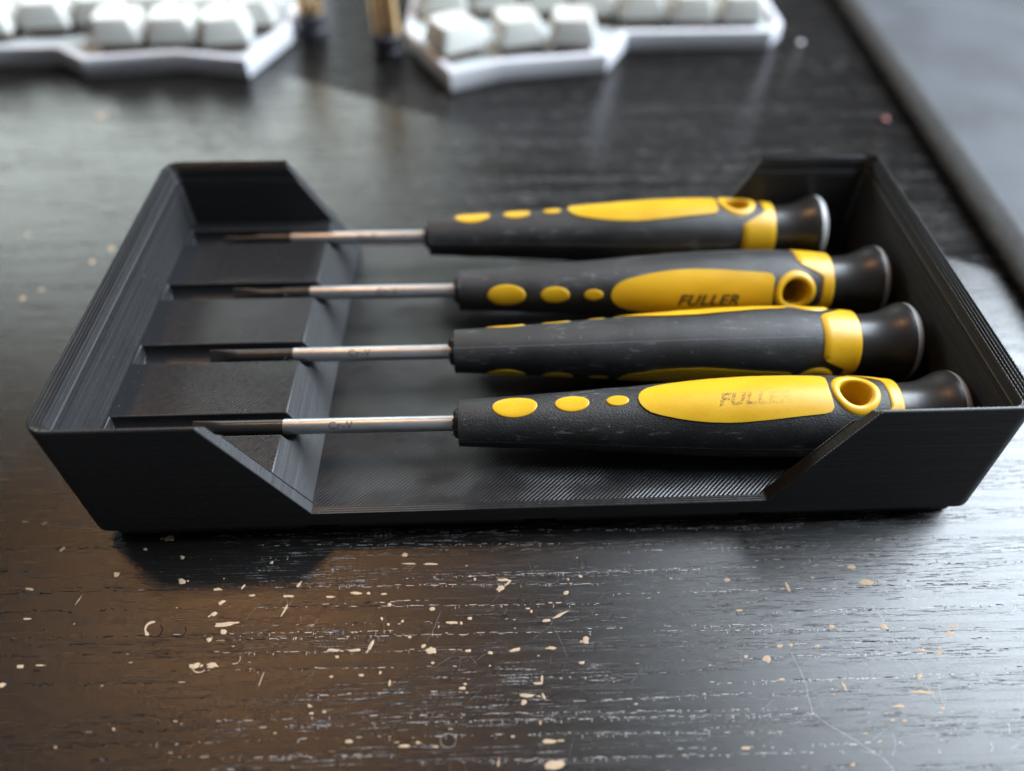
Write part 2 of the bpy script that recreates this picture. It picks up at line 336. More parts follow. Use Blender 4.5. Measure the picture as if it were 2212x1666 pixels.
CHIPS=[(-67.6,-3.19,0.51,-0.02,0.11,-0.42),(-78.78,-6.43,0.5,-0.02,0.18,-0.58),(-66.26,-8.3,0.75,-0.03,0.15,-0.57),(-59.64,-10.22,0.74,-0.03,0.08,-0.35),(-50.68,-4.91,0.38,-0.01,0.07,-0.37),(-93.59,-8.91,0.78,-0.17,0.07,-0.3),(-91.71,-14.93,0.66,-0.02,0.09,-0.24),(-89.26,-23.76,0.69,-0.03,0.14,-0.34),(-86.13,-23.68,0.69,-0.03,0.07,-0.2),(-90.97,-27.01,0.45,0.18,0.34,-0.45),(-56.71,-17.2,1.83,0.22,0.16,-0.46),(-56.51,-18.63,0.59,-0.02,0.12,-0.52),(-58.63,-20.08,0.35,0.24,0.3,-0.39),(-59.89,-24.85,0.97,0.15,0.25,-0.6),(-56.95,-24.72,1.15,-0.04,0.13,-0.55),(-46.55,-14.8,0.44,1.41,0.19,-0.11),(-46.29,-12.09,1.11,-0.04,0.05,-0.28),(-52.96,-11.71,0.74,-0.03,0.05,-0.25),(-58.05,-12.89,0.54,0.39,0.26,-0.36),(-58.98,-15.14,0.53,0.38,0.26,-0.35),(-48.19,-27.43,0.21,1.33,0.09,-0.04),(-44.83,-9.78,0.38,0.63,0.22,-0.19),(-54.94,-9.84,0.29,0.53,0.17,-0.14),(-83.84,-11.41,0.28,1,0.09,-0.06),(-70.17,-34.95,0.27,-0.01,0.09,-0.27),(-75.13,-1.13,0.39,-0.01,0.09,-0.3),(-25.94,-4.08,0.58,-0.02,0.03,-0.45),(-24.78,-6.05,1.15,-0.04,0.01,-0.22),(-20.96,-6.27,1.4,-0.05,0.01,-0.23),(-34.26,-11.89,1.17,-0.04,0.03,-0.31),(-31.91,-11.98,0.43,-0.02,0.03,-0.31),(-29.05,-12.25,0.74,-0.03,0.02,-0.22),(-38.84,-12.5,0.8,-0.03,0.03,-0.25),(-27.88,-14.4,0.37,-0.01,0.03,-0.41),(-20.25,-15.57,0.61,-0.02,0.02,-0.4),(-29.09,-17.16,0.24,0.09,0.16,-0.38),(-27.8,-18.26,0.1,0.22,0.27,-0.17),(-25.32,-17.77,0.22,0.2,0.17,-0.21),(-16.63,-18.4,1.2,-0.04,0.01,-0.26),(-14.95,-18.52,0.24,-0.01,0.01,-0.33),(-13.45,-17.65,0.51,-0.02,0.01,-0.33),(-12.64,-9.81,0.28,-0.01,0,-0.31),(-13.53,-9.15,0.25,-0.01,0,-0.21),(-7.49,-10.14,1.38,-0.05,-0,-0.35),(-7.89,-11.9,0.8,0.39,0.23,-0.58),(-6.5,-10.74,0.5,0.63,0.19,-0.19),(4.01,-13.22,0.5,-0.02,-0.03,-0.48),(6.89,-9.88,0.44,-0.02,-0.03,-0.31),(4.58,-10.43,0.25,-0.01,-0.02,-0.28),(1.05,-15.09,0.43,-0.02,-0.01,-0.16),(2.52,-15.15,0.61,-0.02,-0.01,-0.14),(-3.05,-16.11,0.49,-0.02,-0.01,-0.19),(-2.46,-16.67,0.24,-0.01,-0.01,-0.33),(2.74,-17.53,1.69,0.85,0.1,-0.26),(0.13,-18.62,0.72,0.11,0.04,-0.36),(6.77,-22.61,0.65,-0.02,-0.06,-0.76),(0.88,-23.78,0.88,-0.03,-0.02,-0.37),(-5.56,-23.92,1.03,0.25,0.08,-0.34),(-9.83,-24.26,0.45,-0.02,-0,-0.35),(-13.66,-23.74,0.59,-0.02,0,-0.27),(-19.99,-23.51,0.88,-0.03,0.04,-0.74),(-21.32,-22.59,0.39,0.24,0.19,-0.33),(-36.74,-22.82,1.29,-0.05,0.04,-0.31),(-33,-22.91,1.33,0.08,0.05,-0.27),(-30.41,-22,0.46,1.02,0.3,-0.19),(-28.41,-27.1,0.14,0.31,0.21,-0.13),(-26.64,-29.05,0.05,0.63,0.25,-0.05),(-14.45,-30.32,0.62,-0.02,0.01,-0.33),(-14.01,-29.64,0.34,-0.01,0,-0.21),(-3.6,-32,1.3,-0.05,-0.01,-0.32),(-4.31,-33.11,0.5,-0.02,-0.01,-0.45),(-1.01,-32.21,0.25,-0.63,-0.19,-0.08),(-1.82,-29.98,0.86,0.04,0.01,-0.26),(-1.14,-29.18,0.09,0.71,0.2,-0.03),(-0.5,-39.51,1.19,-0.05,-0.02,-0.34),(1.46,-39.47,0.65,-0.02,-0.01,-0.17),(-0.05,-43.06,2.03,0.09,0.02,-0.71),(-32.32,-38.3,0.7,-0.03,0.03,-0.27),(-23.62,-39.37,0.97,-0.04,0.02,-0.29),(-21.28,-38.93,0.43,-0.02,0.01,-0.23),(-18.55,-39.67,0.48,-0.02,0.01,-0.21),(-31.57,-27.45,0.51,0.03,0.05,-0.24),(-36.57,-27.51,0.4,-0.01,0.03,-0.24),(-36,-24.03,0.29,-0.01,0.04,-0.31),(5.78,-26.6,0.64,-0.02,-0.02,-0.27),(-23.91,-20.85,0.3,-0.01,0.02,-0.32),(-18.89,-19.1,0.09,0.3,0.14,-0.06),(-9.91,-26.58,0.23,-0.01,-0,-0.18),(-19.65,-25.73,0.35,-0.01,0.01,-0.22),(-6.23,-38.54,0.38,-0.01,-0,-0.21),(-1.77,-36.55,0.2,-0.01,-0.01,-0.33),(-36.87,-33.46,0.44,-0.02,0.03,-0.2),(-38.94,-33.61,0.5,-0.02,0.03,-0.22),(-39.46,-32.36,0.33,-0.01,0.05,-0.34),(-8.55,-42.53,0.06,0.61,0.19,-0.02),(44.83,-13.44,0.18,-1.15,-0.32,-0.14),(59.93,-13.14,1.42,-0.29,-0.32,-0.69),(57.83,-9.74,0.83,-0.03,-0.16,-0.51),(33.96,-11.63,0.63,-0.02,-0.09,-0.42),(50.01,-11.72,0.38,-0.01,-0.06,-0.21),(34.87,-17.89,0.74,-0.03,-0.05,-0.24),(59.93,-21.94,0.59,-0.29,-0.29,-0.42),(71.01,-23.69,0.9,-0.03,-0.21,-0.51),(72.19,-22.31,0.97,-0.04,-0.11,-0.26),(67.76,-27.24,0.53,-0.02,-0.15,-0.37),(68.16,-26.26,0.42,-0.02,-0.1,-0.25),(62.78,-31.2,0.44,-0.02,-0.22,-0.59),(62.12,-33.83,2.12,-0.19,-0.14,-0.32),(57.39,-36.04,1.18,-0.04,-0.09,-0.25),(64.57,-36.67,0.39,-0.01,-0.13,-0.33),(37.68,-27.12,0.42,-0.49,-0.59,-0.54),(34.13,-26.62,0.41,-0.02,-0.08,-0.37),(42.45,-24.76,0.36,-0.01,-0.08,-0.31),(40.5,-24.86,0.65,-0.02,-0.08,-0.31),(46.91,-25.1,0.65,-0.02,-0.07,-0.25),(49.44,-32.36,0.19,-0.76,-0.26,-0.12),(50.64,-21.52,0.27,-0.35,-0.38,-0.34),(39.33,-30.8,0.52,-0.02,-0.06,-0.23),(55.57,-38.27,0.44,-0.02,-0.08,-0.22),(57.53,-38.45,0.44,-0.02,-0.08,-0.22),(52.42,-41.51,0.46,0.13,0,-0.15),(46.93,-44.85,0.44,0.19,0.08,-0.27),(30.71,-41.74,0.81,-0.03,-0.05,-0.23),(64.81,-26.51,0.76,-0.18,-0.2,-0.36),(-115.67,89.81,0.75,-1.35,-0.82,-0.6),(-112.6,95.73,0.74,1.04,0.85,-1.3),(-124.63,78.34,1.35,0.38,0.37,-0.75),(-128.04,74.92,0.64,1.25,0.76,-0.92),(-137.79,102.72,0.76,-0.02,0.52,-1.33),(-96.32,5.49,0.57,0.11,0.2,-0.38),(-90.71,-0.49,0.34,0.52,0.3,-0.28),(-100.11,5.95,0.81,-0.03,0.09,-0.22),(-140.09,171.68,2.78,-0.07,0.75,-2.28),(-71.3,1.2,1.07,0.2,0.31,-0.73),(-17.52,114.99,-0.04,1.96,1.35,-0.04),(-5.33,114.64,0.02,1.71,1.22,-0.03),(-23.03,117.6,1.09,-0.03,0.05,-1.23),(41.13,167.16,1.58,-0.04,-0.17,-1.3),(97.15,116.72,2.09,-0.06,-0.24,-0.75)]
SCR=[([(41.97,-25.67),(42.66,-28.41),(43.19,-31.54),(42.89,-33.85),(42.92,-36.57),(44.63,-38.41),(47.93,-40.7),(50.0,-42.47),(51.89,-44.01),(53.17,-45.9)],0.22),([(60.3,-23.3),(61.57,-27.14),(63.07,-30.13),(63.37,-32.99),(64.53,-36.48)],0.1),([(59.3,-26.81),(60.51,-30.04),(60.85,-32.9)],0.12),([(65.39,-32.6),(64.89,-36.72)],0.16),([(66.03,-34.49),(64.87,-36.5)],0.12),([(59.19,-17.97),(59.87,-19.61),(60.42,-21.22)],0.3),([(74.46,-39.31),(73.79,-41.24)],0.25),([(70.02,-42.17),(70.11,-43.45)],0.2),([(1.62,-18.02),(0.8,-19.56),(-2.42,-22.02)],0.07),([(1.1,-18.53),(3.51,-25.74)],0.06),([(-18.54,-15.95),(-20.02,-20.35),(-20.89,-21.85)],0.09),([(54.95,-40.32),(54.86,-41.81),(53.68,-43.87)],0.12),([(51.29,-41.25),(54.08,-39.63),(55.11,-39.24)],0.1),([(40.09,-31.89),(42.4,-31.03)],0.1),([(50.52,-21.9),(52.85,-26.07),(55.62,-30.57)],0.08),([(71.8,-26.77),(72.55,-29.51)],0.1)]
ARCS=[([(-68.88,-16.36),(-69.18,-16.33),(-69.46,-16.36),(-69.72,-16.44),(-69.93,-16.58),(-70.1,-16.77),(-70.21,-17.0),(-70.25,-17.27),(-70.24,-17.55),(-70.16,-17.84),(-70.03,-18.13),(-69.84,-18.4),(-69.61,-18.65),(-69.35,-18.87)],0.5,1),([(-69.35,-18.87),(-69.02,-19.06),(-68.67,-19.18),(-68.33,-19.24),(-68.01,-19.22),(-67.72,-19.12),(-67.49,-18.96),(-67.32,-18.74),(-67.22,-18.47),(-67.2,-18.16),(-67.25,-17.83),(-67.39,-17.5),(-67.59,-17.18),(-67.86,-16.9)],0.25,0),([(-65.19,-18.87),(-64.92,-19.08),(-64.63,-19.23),(-64.32,-19.33),(-64.02,-19.36),(-63.74,-19.33),(-63.49,-19.23),(-63.29,-19.07),(-63.15,-18.86),(-63.08,-18.61),(-63.07,-18.34),(-63.13,-18.04),(-63.26,-17.75),(-63.45,-17.48)],0.3,0),([(-60.18,-25.21),(-60.05,-25.38),(-59.9,-25.54),(-59.73,-25.68),(-59.54,-25.8),(-59.33,-25.88),(-59.13,-25.94),(-58.93,-25.96),(-58.73,-25.95),(-58.55,-25.91),(-58.39,-25.84),(-58.25,-25.74),(-58.15,-25.61),(-58.07,-25.46)],0.2,1),([(-53.69,-24.55),(-53.5,-24.6),(-53.32,-24.62),(-53.14,-24.61),(-52.98,-24.57),(-52.83,-24.51),(-52.7,-24.41),(-52.6,-24.3),(-52.53,-24.16),(-52.48,-24.0),(-52.47,-23.84),(-52.49,-23.67),(-52.55,-23.49),(-52.63,-23.32)],0.12,1),([(-15.28,-38.84),(-15.44,-38.32),(-15.85,-37.9),(-16.42,-37.69),(-17.02,-37.73),(-17.51,-38.02),(-17.77,-38.48),(-17.74,-39.01),(-17.45,-39.49),(-16.94,-39.81),(-16.35,-39.89),(-15.79,-39.73),(-15.41,-39.35),(-15.28,-38.84)],0.14,2),([(83.82,-20.13),(84.12,-19.98),(84.4,-19.79),(84.66,-19.57),(84.88,-19.33),(85.06,-19.07),(85.19,-18.8),(85.27,-18.53),(85.29,-18.27),(85.25,-18.03),(85.15,-17.82),(85.01,-17.65),(84.81,-17.52),(84.57,-17.44)],0.12,2)]

# ------------------------------------------------------------------ desk (the surface everything rests on)
desk = empty('desk')
tag(desk, 'black brown woodgrain desk top with pale chips and scratches, under everything', 'desk')
b = MB(); b.loft([rrect(0, 150, 1300, 760, 4, -50), rrect(0, 150, 1300, 760, 4, -0.8), rrect(0, 150, 1298.6, 758.6, 3.5, 0)])
b.obj('tabletop', M_DESK, desk, angle=60)
def blob(c, a, w, z, jag=0.28, n=11, sq=0.35):
    pts = []
    for i in range(n):
        th = 2 * PI * i / n + random.uniform(-.15, .15)
        ct, st = math.cos(th), math.sin(th)
        k = (abs(ct) ** 4 + abs(st) ** 4) ** -0.25 * (1 - sq) + sq
        k *= 1 + random.uniform(-jag, jag)
        pts.append((c[0] + a[0] * ct * k + w[0] * st * k, c[1] + a[1] * ct * k + w[1] * st * k, z))
    return pts
def flat_patch(mb, pts, h=0.03):
    cx = sum(p[0] for p in pts) / len(pts); cy = sum(p[1] for p in pts) / len(pts)
    inner = [(cx + (p[0] - cx) * .8, cy + (p[1] - cy) * .8, p[2] + h) for p in pts]
    mb.loft([pts, inner], cap0=False)
for (cx, cy, ax, ay, wx, wy) in CHIPS:
    if cy > 85 and cx > -80: continue
    k_ = 0.6 if cy > 20 else 0.86
    ax, ay, wx, wy = ax * k_, ay * k_, wx * k_, wy * k_
    cb = MB()
    flat_patch(cb, blob((cx, cy), (ax, ay), (wx, wy), 0.004))
    if random.random() < 0.5:
        f = random.uniform(-1.6, 1.6); g2 = random.uniform(-.5, .5)
        flat_patch(cb, blob((cx + ax * f, cy + ay * f + wy * g2), (ax * .35, ay * .35), (wx * .4, wy * .4), 0.009))
    cb.obj('paint_chip', M_CHIP, desk, angle=60)
cb = MB()
rr = random.Random(11)
for i in range(70):     # the small ones nobody could place singly
    x = rr.uniform(-85, 85); y = rr.choice([rr.uniform(-48, -4), rr.uniform(-48, -4), rr.uniform(90, 180)])
    y += 0
    l = rr.uniform(.12, .4); h = rr.uniform(.06, .14)
    flat_patch(cb, blob((x, y), (l, 0), (0, h), 0.004, n=7))
tag(cb.obj('tiny_chips', M_CHIP, desk, angle=60), kind='stuff')
def ribbon(mb, pts, w, z=0.006):
    L = []; Rr = []
    for i, p in enumerate(pts):
        q0 = Vector(pts[max(0, i - 1)]); q1 = Vector(pts[min(len(pts) - 1, i + 1)])
        d = (q1 - q0); d.normalize(); n = Vector((-d.y, d.x)) * w / 2 * (random.uniform(.5, 1.2)) * (0.35 if i in (0, len(pts) - 1) else 1)
        L.append((p[0] + n.x, p[1] + n.y, z)); Rr.append((p[0] - n.x, p[1] - n.y, z))
    n = len(L)
    mb.add(L + Rr, [(i, i + 1, n + i + 1, n + i) for i in range(n - 1)])
def dense(pts, k=6):
    out = []
    for i in range(len(pts) - 1):
        for j in range(k):
            f = j / k; out.append((pts[i][0] * (1 - f) + pts[i + 1][0] * f + random.uniform(-.04, .04), pts[i][1] * (1 - f) + pts[i + 1][1] * f + random.uniform(-.04, .04)))
    return out + [pts[-1]]
sb = MB(); db = MB(); ab = MB()
# open pores of the grain: broken rows of dashes, pale where dust sits in them, dark at the left and right
pb = MB(); dk = MB(); R9 = random.Random(9)
def dash(mb, x, y, l, h, z=0.005):
    t = R9.uniform(-.03, .03)
    mb.add([(x - l, y - h * .6 - t, z), (x + l * .9, y - h + t, z), (x + l, y + h * .5 + t, z), (x - l * .8, y + h - t, z)], [(0, 1, 2, 3)])
yy = -52.0
while yy < 190:
    if 2 < yy < 82: yy = 82.0
    ph = R9.uniform(0, 6); am = R9.uniform(.3, 1.0); ph2 = R9.uniform(0, 6); x = -110.0; dens = R9.uniform(.35, 1.0)
    while x < 115:
        on = math.sin(x * .07 + ph2) + math.sin(x * .023 + ph) + R9.uniform(-.9, .9) > 1.0 - 1.5 * dens
        l = R9.choice([.05, .08, .12, .2, .32, .6]) * R9.uniform(.6, 1.3); yw = yy + am * math.sin(x * .022 + ph) - .012 * x
        if on:
            pl = 1 / (1 + math.exp(-(x + 48) / 7)) * (1 / (1 + math.exp((x - 62) / 8)))
            if yy > 80: pl *= .25
            if R9.random() < pl: dash(pb, x + l, yw + R9.gauss(0, .10), l, R9.uniform(.018, .06))
            elif R9.random() < .6: dash(dk, x + l, yw + R9.gauss(0, .15), l * (2.5 if yy > 80 else 1.7), R9.uniform(.05, .13) * (1.8 if yy > 80 else 1))
            if R9.random() < .25 * pl: dash(pb, x + l, yw - R9.uniform(.1, .5), .035, R9.uniform(.08, .3))
        x += 2 * l + R9.choice([.03, .05, .12, .3, .9]) * (1 if on else 3)
    yy += R9.uniform(.9, 3.0)
tag(pb.obj('dusty_pores', M_PALE, desk, smooth=False), kind='stuff'); tag(dk.obj('dark_pores', M_DENT, desk, smooth=False), kind='stuff')
for pts, w in SCR: ribbon(sb, dense(pts), w * 0.6)
for i in range(90):
    x = rr.uniform(-60, 85); y = rr.uniform(-50, -6); a = rr.gauss(1.2, .5) if x < 45 else rr.uniform(0, 3.14); l = rr.uniform(.8, 4)
    ribbon(sb, dense([(x, y), (x + l * math.cos(a), y + l * math.sin(a))], 4), 0.035)
for pts, w, k in ARCS:
    ribbon((db, ab, sb)[k], pts, w, 0.008)
tag(sb.obj('scratches', M_SCR, desk), kind='stuff'); tag(db.obj('round_dents', M_DENT, desk), kind='stuff'); tag(ab.obj('chipped_arcs', M_CHIP, desk), kind='stuff')

# ------------------------------------------------------------------ printed tray
BW, BD = 167.5, 83.5
ZS, ZF, ZT = 17.6, 8.3, 32.4
XT, XB = 56.2, 42.4
WALL = 2.6
SC = (XT - XB) / (ZT - ZF)
bin_ = empty('tool_tray', (0, BD / 2, 0))
tag(bin_, 'black 3D printed tray with notched side walls holding four screwdrivers', 'tray')
def T(o):   # keep tray geometry in world millimetres under the tray's empty
    o.parent = bin_; o.location = Vector((0, -BD / 2, 0)) * MM; return o
def inset(d, z):
    r = max(3.75 - d, 0.9)
    return rrect(0, BD / 2, BW - 2 * d, BD - 2 * d, r, z, 8)
prof = [(0.0, 4.75), (0.0, 31.9), (0.12, 32.25), (0.35, 32.4)]
# stepped upper bevel, straight band, stepped lower bevel (printed layers)
N1 = 5
for i in range(N1):
    d0 = 0.45 + (1.9 - 0.45) * i / (N1 - 1); z0 = 32.4 - 1.75 * (i) / N1
    prof += [(d0 - 0.02, z0), (d0 - 0.02, z0 - 1.75 / N1 + 0.09), (d0 - 0.09, z0 - 1.75 / N1 + 0.03), (d0 - 0.05, z0 - 1.75 / N1 + 0.01)]
prof += [(1.93, 28.75)]
for i in range(2):
    d0 = 2.15 + 0.23 * i; z0 = 28.6 - 0.33 * i
    prof += [(d0, z0), (d0, z0 - 0.22), (d0 - 0.08, z0 - 0.30), (d0 - .04, z0 - 0.32)]
prof += [(WALL, 27.9), (WALL, 4.75)]
b = MB()
rings = [inset(d, z) for d, z in prof]
b.loft(rings + [rings[0]], cap0=False, cap1=False)
walls = b.obj('side_walls', M_PRINT, None)
def prism(zb, ext=40):
    xb = XB - SC * (ZF - zb) if False else XB
    x = [(-xb, zb), (xb, zb), (XT + SC * 5, ZT + 5), (-XT - SC * 5, ZT + 5)]
    c = MB(); c.loft([[(px, -ext, pz) for px, pz in x], [(px, BD + ext, pz) for px, pz in x]])
    return c.obj('cutter', M_PRINT, None, smooth=False)
boolean(walls, [prism(ZF)])
T(walls)
b = MB(); b.loft([inset(WALL, 4.75), inset(WALL, ZF)]); T(b.obj('tray_floor', M_PRINT, bin_))
# tip rest: solid block with four round-bottomed grooves and a sloping front
xs = XB + SC * (ZS - ZF)
b = MB()
y0, y1 = WALL, BD - WALL
b.loft([[(-BW / 2 + WALL, y0, ZF), (-XB, y0, ZF), (-xs, y0, ZS), (-BW / 2 + WALL, y0, ZS)],
        [(-BW / 2 + WALL, y1, ZF), (-XB, y1, ZF), (-xs, y1, ZS), (-BW / 2 + WALL, y1, ZS)]])
rest = b.obj('tip_rest', M_PRINT, None, smooth=False)
GY = [14.3, 34.1, 54.1, 74.6]
GR = 2.75
cut = []
for gy in GY:
    c = MB(); prof2 = [(gy + GR, ZS + 3)] + [(gy + GR * math.cos(a), ZS - 0.9 + GR * 0.95 * math.sin(a)) for a in [-PI * i / 14 for i in range(15)]] + [(gy - GR, ZS + 3)]
    c.loft([[(-80.7, p[0], p[1]) for p in prof2], [(-30, p[0], p[1]) for p in prof2]])
    cut.append(c.obj('cutter', M_PRINT, None, smooth=False))
boolean(rest, cut)
bv = rest.modifiers.new('bv', 'BEVEL'); bv.width = 0.22 * MM; bv.segments = 2; bv.limit_method = 'ANGLE'; bv.angle_limit = math.radians(40)
bpy.context.view_layer.update()
me_ = bpy.data.meshes.new_from_object(rest.evaluated_get(bpy.context.evaluated_depsgraph_get()))
rest.modifiers.clear(); rest.data = me_
T(rest)
# beaded layer ends along the cut edges of the walls
for sx in (-1, 1):
    for y in (0.12, BD - 0.12, WALL - 0.1, BD - WALL + 0.1):
        b = MB(); p0 = Vector((sx * XT, y, ZT - (0.15 if y in (0.12, BD - 0.12) else 4.6))); p1 = Vector((sx * XB, y, ZF))
        p0.x = sx * (XB + SC * (p0.z - ZF)); n_ = int((p0 - p1).length / 0.10); d_ = (p1 - p0).normalized(); u_ = Vector((0, 1, 0)); w_ = d_.cross(u_)
        rg = []
        for i in range(n_ + 1):
            c_ = p0.lerp(p1, i / n_); r_ = 0.15 + 0.05 * math.sin(2 * PI * i * 0.10 / 0.35)
            rg.append([tuple(c_ + u_ * r_ * math.cos(a) + w_ * r_ * math.sin(a)) for a in [2 * PI * k / 7 for k in range(7)]])
        b.loft(rg); T(b.obj('edge_bead', M_BEAD, None))
# little stringing whiskers and blobs left by the printer on the rest
b = MB()
for (x, y, z, l, a) in [(-52, 7.5, ZS, 3.2, .9), (-54, 52, ZS, 1.0, 0), (-50, 50, ZS, .8, 1), (-56, 31, ZS, 1.2, 0), (-49.5, 31.2, ZS, 1.0, .6), (-50.5, 32, ZS, 0.9, 1.2), (-50, 11, ZS, 1.4, .5), (-49.6, 51.3, ZS, 1.1, 0.4), (-51, 10.2, ZS, 1.2, 1.6)]:
    dx, dy = math.cos(a) * l / 2, math.sin(a) * l / 2; w = 0.09
    b.loft([rrect(x - dx, y - dy, w, w, w * .45, z, 1), rrect(x - dx * .5, y - dy * .5, w * 2, w * 2, w * .9, z + .12, 1), rrect(x + dx * .5, y + dy * .5, w * 2.4, w * 2.4, w * 1.1, z + .16, 1), rrect(x + dx, y + dy, w, w, w * .45, z + .02, 1)])
T(b.obj('print_whisker', M_PRINT, bin_))
foot0 = None
for i in range(4):
    for j in range(2):
        cx = -63 + 42 * i; cy = BD / 2 - 21 + 42 * j
        if foot0 is None:
            b = MB()
            b.loft([rrect(0, 0, 41.5 - 2 * d, 41.5 - 2 * d, 3.75 - d, z, 5) for d, z in ((2.95, 0), (2.15, .8), (2.15, 2.6), (0.0, 4.74))])
            o = foot0 = b.obj('foot', M_PRINT, bin_)
        else:
            o = foot0.copy(); COL.objects.link(o); o.parent = bin_
        o.location = Vector((cx, cy - BD / 2, 0)) * MM

# ------------------------------------------------------------------ screwdrivers
def lerp_prof(P, s):
    if s <= P[0][0]: return P[0][1]
    for (a, ra), (b2, rb) in zip(P, P[1:]):
        if s <= b2:
            f = (s - a) / (b2 - a); f = f * f * (3 - 2 * f) * 0.35 + f * 0.65
            return ra + (rb - ra) * f
    return P[-1][1]
BODY = [(0, 4.45), (4, 4.65), (10, 4.95), (20, 5.45), (30, 6.1), (40, 6.85), (48, 7.35), (55, 7.7), (62, 7.85), (68, 7.8), (73, 7.55), (78, 7.1), (82, 6.6), (84, 6.5)]
def rb(s): return lerp_prof(BODY, s)
def on_surf(s, w, h):
    th = w / max(rb(s), .1); r = rb(s) + h
    return (s, r * math.sin(th), r * math.cos(th))
def inlay(outline, name, mat, parent, tops=0.16):
    """raised inlay with a rounded edge on the handle surface; outline in (s, w)"""
    n = len(outline)
    def off(d):
        res = []
        for i in range(n):
            p0 = Vector(outline[i - 1]); p1 = Vector(outline[(i + 1) % n]); t = (p1 - p0).normalized(); nn = Vector((-t.y, t.x))
            res.append(Vector(outline[i]) + nn * d)
        return res
    cx = sum(p[0] for p in outline) / n
    rings = []
    for d, h in ((0, -0.25), (0.0, 0.03), (0.07, tops * .75), (0.22, tops)):
        rings.append([on_surf(p.x, p.y, h) for p in off(d)])
    inner = off(0.22)
    for k in (0.8, 0.6, 0.4, 0.2, 0.05):
        rings.append([on_surf(cx + (p.x - cx) * (k if k > .9 else (0.5 + 0.5 * k)) if False else cx + (p.x - cx) * k, p.y * k, tops) for p in inner])
    b = MB(); b.loft(rings, cap0=False, cap1=True)
    return b.obj(name, mat, parent, angle=50)
def ellipse(cx, a, b2, n=36): return [(cx + a * math.cos(t), b2 * math.sin(t)) for t in [2 * PI * i / n for i in range(n)]]
GRIP = [(33.4, 0), (33.6, 0.9), (34.2, 1.8), (35.3, 2.6), (37, 3.25), (40, 4.05), (43, 4.65), (46, 5.1), (49, 5.35), (52, 5.4), (55, 5.3), (58, 5.1), (61, 4.85), (64, 4.6), (66.8, 4.35), (67.9, 4.1), (68.4, 3.5), (68.3, 2.4), (68.15, 1.2), (68.1, 0)]
grip_out = GRIP + [(s, -w) for s, w in reversed(GRIP[1:-1])]
def resample(pts, n):
    P = [Vector(p) for p in pts]; P.append(P[0]); L = [0]
    for a, c in zip(P, P[1:]): L.append(L[-1] + (c - a).length)
    out = []; j = 0
    for i in range(n):
        t = L[-1] * i / n
        while L[j + 1] < t: j += 1
        f = (t - L[j]) / (L[j + 1] - L[j]); q = P[j].lerp(P[j + 1], f); out.append((q.x, q.y))
    return out
grip_out = resample(grip_out, 96)[::-1]
HS, HRX, HRY = 73.4, 4.5, 4.35
def sflat(s, y):   # height of handle surface above its axis at plan position (s, y)
    r = rb(s); return math.sqrt(max(r * r - y * y, 0.01))
def smooth01(x): x = min(1, max(0, x)); return x * x * (3 - 2 * x)
def band_left(th):
    a = abs(math.degrees((th + PI / 2) % PI - PI / 2))
    return 79.6 - 5.4 * smooth01((a - 24) / 34)

def text_mesh(body, size, shear=0.0, bold=0.0, cuts=10, space=1.0):
    c = bpy.data.curves.new('t', 'FONT'); c.body = body; c.size = size; c.shear = shear; c.offset = bold; c.space_character = space
    c.align_x = 'CENTER'; c.align_y = 'CENTER'; c.resolution_u = 4
    o = bpy.data.objects.new('t', c); COL.objects.link(o); bpy.context.view_layer.update()
    me = bpy.data.meshes.new_from_object(o.evaluated_get(bpy.context.evaluated_depsgraph_get()))
    bpy.data.objects.remove(o)
    bm = bmesh.new(); bm.from_mesh(me)
    ys = [v.co.y for v in bm.verts]; lo, hi = min(ys), max(ys)
    for i in range(1, cuts):
        y = lo + (hi - lo) * i / cuts
        bmesh.ops.bisect_plane(bm, geom=bm.verts[:] + bm.edges[:] + bm.faces[:], plane_co=(0, y, 0), plane_no=(0, 1, 0))
    v = [tuple(p.co) for p in bm.verts]; f = [tuple(q.index for q in p.verts) for p in bm.faces]; bm.free()
    return v, f

TXT = text_mesh('FULLER', 3.35, 0.30, 0.14, 10, 1.12)
TW = max(p[0] for p in TXT[0]) - min(p[0] for p in TXT[0])
TXT2 = text_mesh('Cr-V', 2.0, 0.0, 0.04, 8, 1.15)

def flip(o, parent):  # same piece on the opposite side
    c = o.copy(); COL.objects.link(c); c.parent = parent; c.rotation_euler = (PI, 0, 0)
    for ch in o.children:
        d = ch.copy(); COL.objects.link(d); d.parent = c
    return c

def blade_rings(kind, L):
    """rings from chrome end (x=-L0) to the tip"""
    return None

